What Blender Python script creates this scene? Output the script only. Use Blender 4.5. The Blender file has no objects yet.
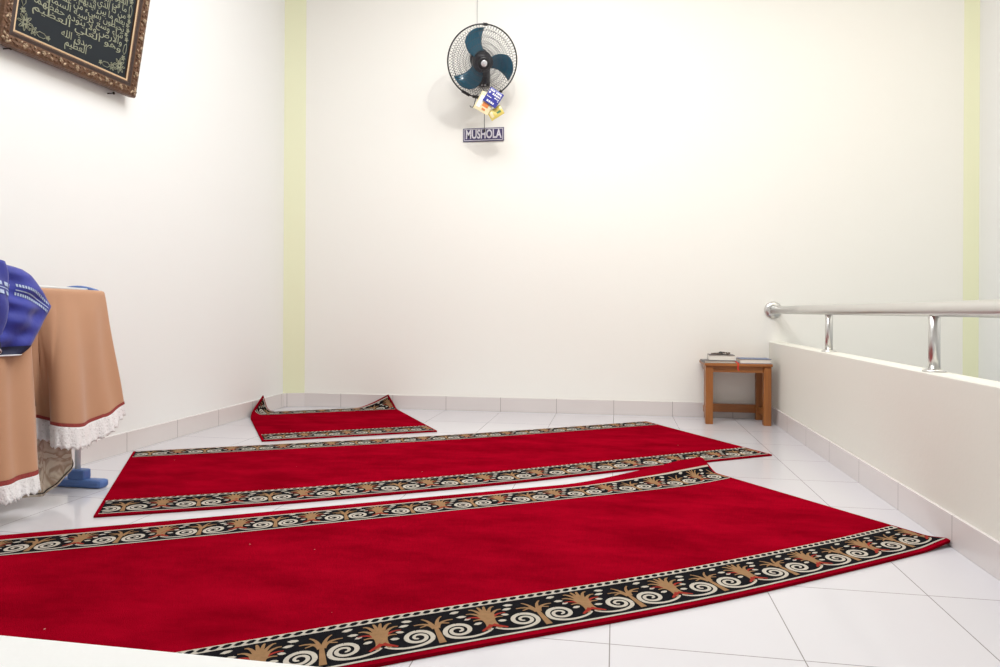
import bpy, bmesh, math, random
from mathutils import Vector, Matrix, Euler
random.seed(7)
PI = math.pi
scene = bpy.context.scene
COL = scene.collection

# ------------------------------------------------------------------ materials
def srgb(r, g, b):
    f = lambda c: (c/255/12.92) if c/255 <= .04045 else ((c/255+.055)/1.055)**2.4
    return (f(r), f(g), f(b), 1)

def mat(name, color, rough=.5, metal=0, spec=.5, noise=0, nscale=20, bump=0, bscale=200, sheen=0, trans=0, alpha=1, coat=0):
    m = bpy.data.materials.new(name); m.use_nodes = True
    nt = m.node_tree; b = nt.nodes['Principled BSDF']
    b.inputs['Base Color'].default_value = color
    b.inputs['Roughness'].default_value = rough
    b.inputs['Metallic'].default_value = metal
    b.inputs['Specular IOR Level'].default_value = spec
    b.inputs['Sheen Weight'].default_value = sheen
    b.inputs['Transmission Weight'].default_value = trans
    b.inputs['Alpha'].default_value = alpha
    b.inputs['Coat Weight'].default_value = coat
    tc = nt.nodes.new('ShaderNodeTexCoord')
    if noise:
        n = nt.nodes.new('ShaderNodeTexNoise'); n.inputs['Scale'].default_value = nscale; n.inputs['Detail'].default_value = 5
        nt.links.new(tc.outputs['Object'], n.inputs['Vector'])
        mx = nt.nodes.new('ShaderNodeMix'); mx.data_type = 'RGBA'
        mx.inputs[6].default_value = tuple(c*(1-noise) for c in color[:3])+(1,)
        mx.inputs[7].default_value = tuple(min(1, c*(1+noise)) for c in color[:3])+(1,)
        nt.links.new(n.outputs['Fac'], mx.inputs[0]); nt.links.new(mx.outputs[2], b.inputs['Base Color'])
    if bump:
        n2 = nt.nodes.new('ShaderNodeTexNoise'); n2.inputs['Scale'].default_value = bscale; n2.inputs['Detail'].default_value = 3
        nt.links.new(tc.outputs['Object'], n2.inputs['Vector'])
        bp = nt.nodes.new('ShaderNodeBump'); bp.inputs['Strength'].default_value = bump; bp.inputs['Distance'].default_value = .01
        nt.links.new(n2.outputs['Fac'], bp.inputs['Height']); nt.links.new(bp.outputs['Normal'], b.inputs['Normal'])
    return m

def tile_mat(name, color, grout, axes, size=.4, half=.0013, offs=(0, 0, 0), rough=.12, var=.02, cloud=.03):
    """glazed ceramic tiles: a grid of joints along the given axes of the object's coordinates"""
    m = mat(name, color, rough=rough)
    nt = m.node_tree; b = nt.nodes['Principled BSDF']
    tc = nt.nodes.new('ShaderNodeTexCoord'); sp = nt.nodes.new('ShaderNodeSeparateXYZ')
    nt.links.new(tc.outputs['Object'], sp.inputs[0])
    masks = []; ids = []
    for k in axes:
        ad = nt.nodes.new('ShaderNodeMath'); ad.operation = 'ADD'; ad.inputs[1].default_value = offs[k]
        nt.links.new(sp.outputs[k], ad.inputs[0])
        pp = nt.nodes.new('ShaderNodeMath'); pp.operation = 'PINGPONG'; pp.inputs[1].default_value = size/2
        nt.links.new(ad.outputs[0], pp.inputs[0])
        lt = nt.nodes.new('ShaderNodeMath'); lt.operation = 'LESS_THAN'; lt.inputs[1].default_value = half
        nt.links.new(pp.outputs[0], lt.inputs[0]); masks.append(lt)
        dv = nt.nodes.new('ShaderNodeMath'); dv.operation = 'DIVIDE'; dv.inputs[1].default_value = size
        nt.links.new(ad.outputs[0], dv.inputs[0])
        fl = nt.nodes.new('ShaderNodeMath'); fl.operation = 'FLOOR'; nt.links.new(dv.outputs[0], fl.inputs[0]); ids.append(fl)
    fac = masks[0].outputs[0]
    if len(masks) > 1:
        mxm = nt.nodes.new('ShaderNodeMath'); mxm.operation = 'MAXIMUM'
        nt.links.new(masks[0].outputs[0], mxm.inputs[0]); nt.links.new(masks[1].outputs[0], mxm.inputs[1]); fac = mxm.outputs[0]
    cb = nt.nodes.new('ShaderNodeCombineXYZ')
    for i, fl in enumerate(ids): nt.links.new(fl.outputs[0], cb.inputs[i])
    wn = nt.nodes.new('ShaderNodeTexWhiteNoise'); nt.links.new(cb.outputs[0], wn.inputs['Vector'])
    no = nt.nodes.new('ShaderNodeTexNoise'); no.inputs['Scale'].default_value = 5; no.inputs['Detail'].default_value = 6
    nt.links.new(tc.outputs['Object'], no.inputs['Vector'])
    a1 = nt.nodes.new('ShaderNodeMath'); a1.operation = 'MULTIPLY_ADD'; a1.inputs[1].default_value = var; a1.inputs[2].default_value = 1-var/2-cloud/2
    nt.links.new(wn.outputs['Value'], a1.inputs[0])
    a2 = nt.nodes.new('ShaderNodeMath'); a2.operation = 'MULTIPLY_ADD'; a2.inputs[1].default_value = cloud
    nt.links.new(no.outputs['Fac'], a2.inputs[0]); nt.links.new(a1.outputs[0], a2.inputs[2])
    vm = nt.nodes.new('ShaderNodeVectorMath'); vm.operation = 'SCALE'; vm.inputs[0].default_value = color[:3]
    nt.links.new(a2.outputs[0], vm.inputs['Scale'])
    mx = nt.nodes.new('ShaderNodeMix'); mx.data_type = 'RGBA'
    nt.links.new(fac, mx.inputs[0]); nt.links.new(vm.outputs[0], mx.inputs[6]); mx.inputs[7].default_value = grout
    nt.links.new(mx.outputs[2], b.inputs['Base Color'])
    return m

M = {}
M['paint_left'] = mat('white_wall_paint', (.825, .83, .82, 1), .6, bump=.04, bscale=60)
M['paint_back'] = mat('cream_wall_paint', (.87, .86, .815, 1), .6, bump=.04, bscale=60)
M['paint_low'] = mat('parapet_paint', (.745, .73, .665, 1), .55, bump=.04, bscale=60)
M['paint_green'] = mat('pale_green_paint', (.775, .79, .56, 1), .6)
M['ceil'] = mat('ceiling_paint', (.82, .82, .80, 1), .8)
M['floor'] = tile_mat('floor_tiles', (.60, .585, .615, 1), (.24, .22, .22, 1), (0, 1))
SK, SG = (.69, .64, .63, 1), (.26, .22, .22, 1)
M['skirt_x'] = tile_mat('skirting_tiles_along_x', SK, SG, (0,), rough=.25)
M['skirt_y'] = tile_mat('skirting_tiles_along_y', SK, SG, (1,), rough=.25)
M['skirt_left'] = tile_mat('skirting_tiles_left', SK, SG, (1,), offs=(0, .04, 0), rough=.25)
M['steel'] = mat('stainless_steel', (.66, .655, .64, 1), .3, metal=1)
M['wood'] = None
M['red'] = None

# carpet pile: deep red, brushed patches of lighter and darker nap
def carpet(name, c, dark):
    m = mat(name, c, .95, spec=0, bump=.5, bscale=420)
    nt = m.node_tree; b = nt.nodes['Principled BSDF']; tc = nt.nodes['Texture Coordinate']
    b.inputs['Sheen Tint'].default_value = (1, .25, .3, 1); b.inputs['Sheen Roughness'].default_value = .5
    mp = nt.nodes.new('ShaderNodeMapping'); mp.inputs['Scale'].default_value = (1.3, 2.6, 1); mp.inputs['Rotation'].default_value = (0, 0, -.5)
    nt.links.new(tc.outputs['Object'], mp.inputs['Vector'])
    n = nt.nodes.new('ShaderNodeTexNoise'); n.inputs['Scale'].default_value = 2.4; n.inputs['Detail'].default_value = 8; n.inputs['Roughness'].default_value = .62
    nt.links.new(mp.outputs[0], n.inputs['Vector'])
    r = nt.nodes.new('ShaderNodeValToRGB'); r.color_ramp.elements[0].position = .36; r.color_ramp.elements[1].position = .66
    r.color_ramp.elements[0].color = dark; r.color_ramp.elements[1].color = c
    nt.links.new(n.outputs['Fac'], r.inputs[0])
    # stray lint specks
    v = nt.nodes.new('ShaderNodeTexVoronoi'); v.inputs['Scale'].default_value = 9
    nt.links.new(tc.outputs['Object'], v.inputs['Vector'])
    lt = nt.nodes.new('ShaderNodeMath'); lt.operation = 'LESS_THAN'; lt.inputs[1].default_value = .022
    nt.links.new(v.outputs['Distance'], lt.inputs[0])
    mx = nt.nodes.new('ShaderNodeMix'); mx.data_type = 'RGBA'
    nt.links.new(lt.outputs[0], mx.inputs[0]); nt.links.new(r.outputs[0], mx.inputs[6]); mx.inputs[7].default_value = (.55, .3, .25, 1)
    nt.links.new(mx.outputs[2], b.inputs['Base Color'])
    return m
M['red'] = carpet('red_carpet_pile', (.325, .0015, .013, 1), (.20, .0005, .007, 1))
M['rug_edge'] = mat('carpet_edge_red', (.23, .001, .009, 1), .9, spec=0, bump=.4, bscale=400)
M['rug_black'] = mat('carpet_black', (.008, .008, .010, 1), .95, spec=.03, bump=.4, bscale=400)
M['rug_cream'] = mat('carpet_cream', (.50, .455, .39, 1), .95, spec=.1, bump=.5, bscale=400, noise=.15, nscale=150)
M['rug_tan'] = mat('carpet_tan', (.29, .165, .08, 1), .95, spec=.1, bump=.5, bscale=400, noise=.25, nscale=90)
M['rug_rust'] = mat('carpet_rust', (.30, .03, .02, 1), .95, spec=.1, bump=.5, bscale=400, noise=.3, nscale=90)

def wood(name, c1, c2, axis):
    m = mat(name, c1, .38, bump=.05, bscale=80); nt = m.node_tree; b = nt.nodes['Principled BSDF']; tc = nt.nodes['Texture Coordinate']
    mp = nt.nodes.new('ShaderNodeMapping'); s = [28, 28, 28]; s[axis] = 2.2; mp.inputs['Scale'].default_value = s
    nt.links.new(tc.outputs['Object'], mp.inputs['Vector'])
    n = nt.nodes.new('ShaderNodeTexNoise'); n.inputs['Scale'].default_value = 1.5; n.inputs['Detail'].default_value = 6; n.inputs['Distortion'].default_value = .6
    nt.links.new(mp.outputs[0], n.inputs['Vector'])
    r = nt.nodes.new('ShaderNodeValToRGB'); r.color_ramp.elements[0].position = .3; r.color_ramp.elements[1].position = .7
    r.color_ramp.elements[0].color = c1; r.color_ramp.elements[1].color = c2
    nt.links.new(n.outputs['Fac'], r.inputs[0]); nt.links.new(r.outputs[0], b.inputs['Base Color'])
    return m
WC = (.235, .075, .014, 1), (.36, .13, .028, 1)
M['wood_x'] = wood('brown_wood_grain_x', *WC, 0)
M['wood_y'] = wood('brown_wood_grain_y', *WC, 1)
M['wood_z'] = wood('brown_wood_grain_z', *WC, 2)

# ------------------------------------------------------------------ mesh tools
class MB:
    def __init__(s): s.v = []; s.f = []; s.m = []
    def vert(s, p): s.v.append(tuple(p)); return len(s.v)-1
    def face(s, idx, m=0): s.f.append(tuple(idx)); s.m.append(m)
    def poly(s, pts, m=0):
        i = [s.vert(p) for p in pts]; s.face(i, m)
    def box(s, x0, x1, y0, y1, z0, z1, m=0, mtx=None):
        P = [Vector((x, y, z)) for z in (z0, z1) for y in (y0, y1) for x in (x0, x1)]
        if mtx: P = [mtx @ p for p in P]
        i = [s.vert(p) for p in P]
        for q in ((0, 2, 3, 1), (4, 5, 7, 6), (0, 1, 5, 4), (2, 6, 7, 3), (0, 4, 6, 2), (1, 3, 7, 5)): s.face([i[k] for k in q], m)
    def prism(s, pts, z0, z1, m=0):
        n = len(pts); a = [s.vert((p[0], p[1], z0)) for p in pts]; b = [s.vert((p[0], p[1], z1)) for p in pts]
        s.face(a[::-1], m); s.face(b, m)
        for k in range(n): s.face((a[k], a[(k+1) % n], b[(k+1) % n], b[k]), m)
    def grid(s, fn, nu, nv, m=0, flip=False):
        I = [[s.vert(fn(i/nu, j/nv)) for j in range(nv+1)] for i in range(nu+1)]
        for i in range(nu):
            for j in range(nv):
                q = (I[i][j], I[i+1][j], I[i+1][j+1], I[i][j+1])
                s.face(q[::-1] if flip else q, m)
        return I
    def tube(s, pts, r, n=8, m=0, closed=False, cap=True):
        pts = [Vector(p) for p in pts]; N = len(pts); rings = []
        rr = r if hasattr(r, '__len__') else [r]*N
        up = None
        for k in range(N):
            if closed: t = pts[(k+1) % N]-pts[k-1]
            else: t = pts[min(k+1, N-1)]-pts[max(k-1, 0)]
            t.normalize()
            if up is None:
                up = Vector((0, 0, 1)) if abs(t.z) < .9 else Vector((1, 0, 0))
            a = up-t*up.dot(t)
            if a.length < 1e-6: a = t.orthogonal()
            a.normalize(); b = t.cross(a); up = a
            rings.append([s.vert(pts[k]+(a*math.cos(2*PI*j/n)+b*math.sin(2*PI*j/n))*rr[k]) for j in range(n)])
        for k in range(N if closed else N-1):
            A, B = rings[k], rings[(k+1) % N]
            for j in range(n): s.face((A[j], A[(j+1) % n], B[(j+1) % n], B[j]), m)
        if cap and not closed: s.face(rings[0][::-1], m); s.face(rings[-1], m)
    def lathe(s, prof, n=24, m=0, mtx=None):
        mtx = mtx or Matrix(); rings = []
        for r, z in prof:
            rings.append([s.vert(mtx @ Vector((r*math.cos(2*PI*j/n), r*math.sin(2*PI*j/n), z))) for j in range(n)])
        for A, B in zip(rings, rings[1:]):
            for j in range(n): s.face((A[j], A[(j+1) % n], B[(j+1) % n], B[j]), m)
        s.face(rings[0][::-1], m); s.face(rings[-1], m)
    def build(s, name, mats, parent=None, smooth=False, bevel=0, solid=0, sub=0, mtx=None):
        me = bpy.data.meshes.new(name); me.from_pydata(s.v, [], s.f)
        for mm in (mats if isinstance(mats, (list, tuple)) else [mats]): me.materials.append(mm)
        for p, k in zip(me.polygons, s.m): p.material_index = k; p.use_smooth = smooth
        me.update()
        bm = bmesh.new(); bm.from_mesh(me)
        if not (solid < 0):
            bmesh.ops.remove_doubles(bm, verts=bm.verts, dist=1e-6)
        if s.__dict__.get('fixn', True): bmesh.ops.recalc_face_normals(bm, faces=bm.faces)
        bm.to_mesh(me); bm.free()
        o = bpy.data.objects.new(name, me); COL.objects.link(o)
        if parent:
            o.parent = parent
            # geometry is written in world space: keep it there
            o.matrix_parent_inverse = parent_world(parent).inverted()
        if mtx is not None: me.transform(mtx)
        if solid > 0:
            md = o.modifiers.new('thickness', 'SOLIDIFY'); md.thickness = solid; md.offset = 0
        if bevel:
            md = o.modifiers.new('bevel', 'BEVEL'); md.width = bevel; md.segments = 2; md.limit_method = 'ANGLE'; md.angle_limit = .6
        if sub:
            md = o.modifiers.new('subdivision', 'SUBSURF'); md.levels = sub; md.render_levels = sub
        return o

def parent_world(o):
    w = Matrix.Translation(o.location) @ o.rotation_euler.to_matrix().to_4x4()
    return (parent_world(o.parent) @ o.matrix_parent_inverse @ w) if o.parent else w

def thing(name, label, cat, loc, group=None):
    o = bpy.data.objects.new(name, None); o.location = loc; o.empty_display_size = .05; COL.objects.link(o)
    tag(o, label, cat, group); return o
def tag(o, label, cat, group=None):
    o['label'] = label; o['category'] = cat
    if group: o['group'] = group
    return o
def struct(o, label=None):
    o['kind'] = 'structure'
    if label: o['label'] = label
    return o

# ------------------------------------------------------------------ the room
XL, XP, XP2, XR = -2.43, 1.04, 1.135, 2.315
def yb(x): return 3.316+.0195*x            # the back wall runs a touch off square
CEIL = 3.45; YF = -2.6
b = MB(); b.box(XL-.12, XP2, YF, 3.6, -.18, 0)
struct(b.build('floor', M['floor']), 'white glossy ceramic tile floor')
b = MB(); b.box(XP2, XR+.12, YF, 3.6, -1.72, -1.6)
struct(b.build('floor_stairwell', M['floor']), 'tile floor at the bottom of the stairwell')
b = MB(); b.box(XL-.12, XL, YF, 3.6, 0, CEIL)
struct(b.build('wall_left', M['paint_left']), 'plain white wall on the left')
b = MB(); b.prism([(XL, yb(XL)), (XR, yb(XR)), (XR, 3.6), (XL, 3.6)], -1.6, CEIL)
struct(b.build('wall_back', M['paint_back']), 'plain cream wall at the back')
b = MB(); b.box(XR, XR+.12, YF, 3.6, -1.6, CEIL)
struct(b.build('wall_right', M['paint_left']), 'white wall beyond the stairwell')
b = MB(); b.box(XL-.12, XR+.12, YF-.12, YF, -1.6, CEIL)
struct(b.build('wall_front', M['paint_left']), 'white wall behind the camera')
b = MB(); b.box(XL-.12, XR+.12, YF-.12, 3.6, CEIL, CEIL+.12)
struct(b.build('ceiling', M['ceil']), 'white ceiling')
# pale green corner piers
b = MB(); b.prism([(XL, 3.205), (XL, yb(XL)), (-2.29, yb(-2.29))], 0, CEIL)
struct(b.build('trim_1', M['paint_green']), 'pale green painted corner strip on the left')
b = MB(); b.prism([(2.238, yb(2.238)), (XR, yb(XR)), (XR, 3.325)], -1.6, CEIL)
struct(b.build('trim_2', M['paint_green']), 'pale green painted corner strip on the right')
# parapet and the low wall in the near left corner
b = MB(); b.prism([(1.052, -1.19), (XP2, -1.19), (XP2, yb(XP2)), (1.036, yb(XP))], 0, .52)
struct(b.build('wall_parapet', M['paint_low'], bevel=.004), 'low cream parapet wall beside the stairwell')
b = MB(); b.box(XL, 1.05, -1.19, -1.093, 0, .5035)
struct(b.build('wall_low_front', M['paint_left'], bevel=.006), 'low white wall across the near left corner')
# skirting tiles
T = .011
def skirt(name, pts, m, label):
    b = MB(); b.prism(pts, 0, .1); return struct(b.build(name, m, bevel=.0015), label)
skirt('baseboard_left', [(XL, -1.09), (XL+T, -1.09), (XL+T, 3.207), (XL, 3.207)], M['skirt_left'], 'pinkish tile skirting along the left wall')
skirt('baseboard_corner', [(XL+T, 3.207-.006), (-2.286, yb(-2.29)-T), (-2.29, yb(-2.29)-.001), (XL, 3.207)], M['skirt_x'], 'pinkish tile skirting across the green corner')
skirt('baseboard_back', [(-2.288, yb(-2.288)-T), (1.036, yb(1.036)-T), (1.036, yb(1.036)), (-2.288, yb(-2.288))], M['skirt_x'], 'pinkish tile skirting along the back wall')
skirt('baseboard_right', [(1.052-T, -1.09), (1.052, -1.09), (1.036, yb(1)-T), (1.036-T, yb(1)-T)], M['skirt_y'], 'pinkish tile skirting along the parapet')

# ------------------------------------------------------------------ handrail
RX, RZ = 1.091, .736
h = thing('handrail', 'shiny stainless steel handrail on short posts above the parapet', 'handrail', (RX, 1.0, .52))
b = MB(); b.tube([(x, y, RZ) for x, y in ((1.060, yb(1.06)-.002), (1.080, 2.6), (RX, 1.8), (RX, 1), (RX, .2), (RX, -.6), (RX, -1.15))], .0265, 24)
b.build('rail_pipe', M['steel'], h, smooth=True)
b = MB(); R90 = Matrix.Translation((1.060, yb(1.06), RZ)) @ Matrix.Rotation(PI/2, 4, 'X')
b.lathe([(.058, .0), (.058, .006), (.052, .014), (.040, .020), (.030, .022)], 28, mtx=R90)
b.build('wall_flange', M['steel'], h, smooth=True)
for y in (2.223, 1.057, -.11):
    b = MB(); b.tube([(RX, y, .522), (RX, y, .62), (RX, y, RZ-.02)], .0185, 20)
    p = b.build('post', M['steel'], h, smooth=True)
    b = MB(); b.lathe([(.036, 0), (.036, .004), (.030, .009), (.021, .011)], 24, mtx=Matrix.Translation((RX, y, .52)))
    b.build('post_base', M['steel'], p, smooth=True)

# ------------------------------------------------------------------ prayer rugs
PER = .25
def spiral(cx, cy, r0, r1, a0, turns, sgn, n=26):
    P = []
    for k in range(n+1):
        t = k/n; a = a0+sgn*turns*2*PI*t; r = r0+(r1-r0)*t
        P.append((cx+r*math.cos(a), cy+r*math.sin(a)))
    return P
def ribbon(P, w0, w1):
    n = len(P); L = []; R = []
    for k in range(n):
        a = P[max(k-1, 0)]; c = P[min(k+1, n-1)]; dx, dy = c[0]-a[0], c[1]-a[1]; l = math.hypot(dx, dy) or 1
        w = (w0+(w1-w0)*k/(n-1))/2; L.append((P[k][0]-dy/l*w, P[k][1]+dx/l*w)); R.append((P[k][0]+dy/l*w, P[k][1]-dx/l*w))
    return [[L[k], R[k], R[k+1], L[k+1]] for k in range(n-1)]
def bez(p0, p1, p2, p3, n=10):
    return [tuple((1-t)**3*p0[i]+3*(1-t)**2*t*p1[i]+3*(1-t)*t*t*p2[i]+t**3*p3[i] for i in (0, 1)) for t in [k/n for k in range(n+1)]]
def leaf(x, y, a, l, w):
    ca, sa = math.cos(a), math.sin(a)
    pts = [(0, 0), (.35*l, w*.5), (.75*l, w*.42), (l, 0), (.75*l, -w*.42), (.35*l, -w*.5)]
    return [(x+p[0]*ca-p[1]*sa, y+p[0]*sa+p[1]*ca) for p in pts]
def motif():
    """one repeat of the border: centre stem with two scrolls, a tall leaf plant at the repeat's end; list of (poly, colour, layer)"""
    out = []
    for s in (-1, 1):
        sp = spiral(s*.046, .052, .030, .005, PI/2, 1.5, 1 if s < 0 else -1, 34)
        arm = bez((s*.121, .034), (s*.10, .002), (s*.024, .002), (s*.015, .040), 12)
        top = bez((s*.015, .040), (s*.012, .064), (s*.026, .082), (s*.046, .082), 8)
        for q in ribbon(arm, .0065, .011)+ribbon(top, .011, .012)+ribbon(sp, .012, .006): out.append((q, 'c', 1))
        # leaves of the centre stem
        for (x0, y0, x1, y1, x2, y2, w) in ((s*.003, .080, s*.02, .116, s*.046, .112, .013), (s*.003, .085, s*.008, .124, s*.024, .138, .012), (s*.003, .092, s*.018, .101, s*.034, .096, .008)):
            for q in ribbon(bez((x0, y0), (x0+s*.004, y0+.02), (x1, y1), (x2, y2), 6), w, .004): out.append((q, 't', 2))
        # plant at the repeat's end (half on either side)
        X = s*PER/2
        for (dx, y, dx2, y2, w, c) in ((.008, .10, .044, .130, .014, 't'), (.006, .11, .032, .151, .014, 't'), (.003, .12, .010, .158, .013, 't'), (.010, .095, .048, .108, .011, 'r'), (.008, .088, .036, .090, .009, 't')):
            for q in ribbon(bez((X-s*dx*.3, y-.03), (X-s*dx, y), (X-s*dx2*.6, y2), (X-s*dx2, y2-.006), 6), w, .004): out.append((q, c, 2))
        for q in ribbon(bez((X-s*.016, .028), (X-s*.004, .05), (X-s*.002, .07), (X-s*.010, .105), 8), .010, .022): out.append((q, 't', 2))
        for q in ribbon(bez((X-s*.001, .05), (X-s*.006, .042), (X-s*.018, .036), (X-s*.030, .024), 6), .014, .006): out.append((q, 'r', 3))
        for (x, y, a, l, w) in ((.058, .143, .2, .026, .013), (.068, .118, -.1, .025, .012), (.096, .066, .2, .022, .012), (.080, .096, .4, .020, .011)):
            out.append((leaf(s*x-l/2, y, a*s, l, w), 'c', 1))
    for q in ribbon([(0, .006), (0, .03), (0, .06), (0, .09)], .016, .009): out.append((q, 't', 2))
    return out
MOT = motif()
CI = {'c': 1, 't': 2, 'r': 3}
def make_rug(label, P, L, W, near=(.034, .172, .024), far=(.034, .150), du=.05, phase=0, fphase=None, group='red prayer rugs on the tiles', thick=.008):
    """P(u, v) -> point on the rug's underside path; u along the length (metres), v from the near edge to the far edge"""
    o = P(L/2, W/2); root = thing('prayer_rug', label, 'rug', (o[0], o[1], 0), group)
    def N(u, v):
        e = .004
        a = Vector(P(min(u+e, L), v))-Vector(P(max(u-e, 0), v)); c = Vector(P(u, min(v+e, W)))-Vector(P(u, max(v-e, 0)))
        n = a.cross(c); n.normalize(); return n
    def S(u, v, hgt): return Vector(P(u, v))+N(u, v)*hgt
    nu = max(8, int(L/.02)); nv = max(8, int(W/.011))
    b = MB()
    top = b.grid(lambda a, c: S(a*L, c*W, thick), nu, nv)
    bot = b.grid(lambda a, c: S(a*L, c*W, 0.0005), nu, nv, flip=True)
    ring = lambda I: [I[i][0] for i in range(nu+1)]+[I[nu][j] for j in range(1, nv+1)]+[I[i][nv] for i in range(nu-1, -1, -1)]+[I[0][j] for j in range(nv-1, 0, -1)]
    A, B = ring(top), ring(bot)
    for k in range(len(A)): b.face((B[k], B[(k+1) % len(A)], A[(k+1) % len(A)], A[k]), 1)
    b.build('pile', [M['red'], M['rug_edge']], root)
    def band(v0, h, rope, phase):
        m = [M['rug_black'], M['rug_cream'], M['rug_tan'], M['rug_rust'], M['rug_edge']]
        b = MB(); b.fixn = False
        up = lambda u, v, lay: S(min(max(u, 0), L), v, thick+.0008+.0005*lay)
        e = .012
        nseg = max(6, int(L/.02))
        strip = lambda va, vb, lay, mi, nv=1: b.grid(lambda a, c: up(e+a*(L-2*e), va+c*(vb-va), lay), nseg, nv, mi)
        tot = h+(rope if rope else 0)
        strip(v0, v0+tot, 0, 0, 14)
        strip(v0, v0+.0065, 1, 1)
        sc = (h-.012)/.160
        uid = 0
        k0 = int(-1); K = int(L/PER)+2
        for k in range(k0, K):
            for poly, c, lay in MOT:
                pts = [((k+.5)*PER+phase+x, v0+.010+y*sc) for x, y in poly]
                if min(p[0] for p in pts) < e or max(p[0] for p in pts) > L-e: continue
                uid += 1
                q = [up(p[0], p[1], lay+.0012*(uid % 260)) for p in pts]
                # keep the faces turned upwards
                n = (q[1]-q[0]).cross(q[2]-q[0])
                if n.dot(N(pts[0][0], pts[0][1])) < 0: q = q[::-1]
                b.poly(q, CI[c])
        if rope:
            strip(v0+h, v0+h+rope, 1, 1)
            st = .0245; n = int((L-2*e)/st)
            for k in range(n):
                u = e+(k+.5)*st; vm = v0+h+rope*.5; ww = rope*.34
                pts = [(u-.0112, vm-ww*.35), (u-.005, vm-ww), (u+.004, vm-ww*.8), (u+.0112, vm+ww*.35), (u+.005, vm+ww), (u-.004, vm+ww*.8)]
                b.poly([up(x, y, 2) for x, y in pts], 0)
        else:
            strip(v0+tot-.007, v0+tot, 1, 1)
        # side ends bound in dark thread
        b.build('ornamental_border', m, root)
    band(near[0], near[1], near[2], phase)
    band(W-far[0]-far[1], far[1], 0, phase if fphase is None else fphase)
    return root

def lerp(a, b, t): return a+(b-a)*t
def polyline(pts):
    ds = [0]
    for p, q in zip(pts, pts[1:]): ds.append(ds[-1]+math.dist(p, q))
    def f(t):
        d = t*ds[-1]
        for k in range(len(pts)-1):
            if d <= ds[k+1] or k == len(pts)-2:
                s = (d-ds[k])/(ds[k+1]-ds[k]); return tuple(lerp(pts[k][i], pts[k+1][i], s) for i in range(len(pts[0])))
    return f
def smooth_poly(pts):
    """Catmull-Rom through the points, resampled"""
    out = []
    n = len(pts)
    for k in range(n-1):
        p0 = pts[max(k-1, 0)]; p1 = pts[k]; p2 = pts[k+1]; p3 = pts[min(k+2, n-1)]
        for j in range(8):
            t = j/8
            out.append(tuple(.5*((2*p1[i])+(-p0[i]+p2[i])*t+(2*p0[i]-5*p1[i]+4*p2[i]-p3[i])*t*t+(-p0[i]+3*p1[i]-3*p2[i]+p3[i])*t**3) for i in range(len(p1))))
    out.append(tuple(pts[-1])); return polyline(out)
def sstep(a, b, x):
    t = min(1, max(0, (x-a)/(b-a))); return t*t*(3-2*t)

# rug in front: u from the left end to the right end
nearC = smooth_poly([(-1.62, -.86), (-.95, -.49), (-.423, -.157), (.217, .228), (.66, .535), (1.046, .818)])
farC = smooth_poly([(-2.05, .265), (-1.890, .352), (-1.390, .625), (-.66, 1.041), (.082, 1.464), (.255, 1.585), (.392, 1.712)])
LC, WC_ = 3.12, 1.07
def PC(u, v):
    a = nearC(u/LC); c = farC(u/LC); t = v/WC_
    x, y = lerp(a[0], c[0], t), lerp(a[1], c[1], t)
    # far right corner is pushed up and lifts off the floor; the near right tip curls a little
    z = .052*sstep(.74, .97, u/LC)*sstep(.90, 1.0, t)
    z += .012*sstep(.95, 1, u/LC)*sstep(.08, 0, t)
    return (x, y, z)
make_rug('largest red prayer rug, nearest the camera, with a lifted far right corner', PC, LC, WC_, near=(.014, .149, .021), far=(.050, .140), phase=.098, fphase=-.027)
# middle rug
def quad(nl, nr, fr, fl, L, W, zf=None):
    def P(u, v):
        a, c = u/L, v/W
        x = lerp(lerp(nl[0], nr[0], a), lerp(fl[0], fr[0], a), c); y = lerp(lerp(nl[1], nr[1], a), lerp(fl[1], fr[1], a), c)
        return (x, y, zf(u, v) if zf else 0)
    return P
nearB = smooth_poly([(-1.765, .578), (-1.30, .797), (-.814, 1.065), (-.44, 1.285), (-.05, 1.545), (.43, 1.860), (.787, 2.088)])
farB = smooth_poly([(-2.375, 1.55), (-1.20, 2.15), (-.60, 2.495), (.205, 3.015)])
def PB(u, v):
    a, c = nearB(u/2.98), farB(u/2.98)
    return (lerp(a[0], c[0], v/1.1), lerp(a[1], c[1], v/1.1), 0)
make_rug('long middle red prayer rug lying between the small rug and the largest one', PB, 2.98, 1.1, near=(.014, .154, .018), far=(.010, .135), phase=-.04)
# small rug, squeezed into the corner: its far corners turn up against the walls
def PA(u, v):
    L, W = 1.03, 1.05
    a, c = u/L, v/W
    nl, nr, fr, fl = (-1.889, 1.931), (-1.033, 2.411), (-1.62, 3.322), (-2.50, 2.84)
    x = lerp(lerp(nl[0], nr[0], a), lerp(fl[0], fr[0], a), c); y = lerp(lerp(nl[1], nr[1], a), lerp(fl[1], fr[1], a), c)
    # left corner
    ex = max(0, (XL+.088)-x); ey = max(0, y-(yb(x)-.100))
    z = 0
    if ex > 0:
        r = .05
        if ex < r*PI/2: x = (XL+.088)-r*math.sin(ex/r); z += r*(1-math.cos(ex/r))
        else: x = (XL+.088)-r; z += r+(ex-r*PI/2)
    if ey > 0:
        r = .05; y0 = y-ey
        if ey < r*PI/2: y = y0+r*math.sin(ey/r); z += r*(1-math.cos(ey/r))
        else: y = y0+r; z += r+(ey-r*PI/2)
    return (x, y, z)
make_rug('small red prayer rug in the far left corner, its far corners curled up', PA, 1.03, 1.05, near=(.014, .146, .020), far=(.010, .130), phase=.0)

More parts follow.
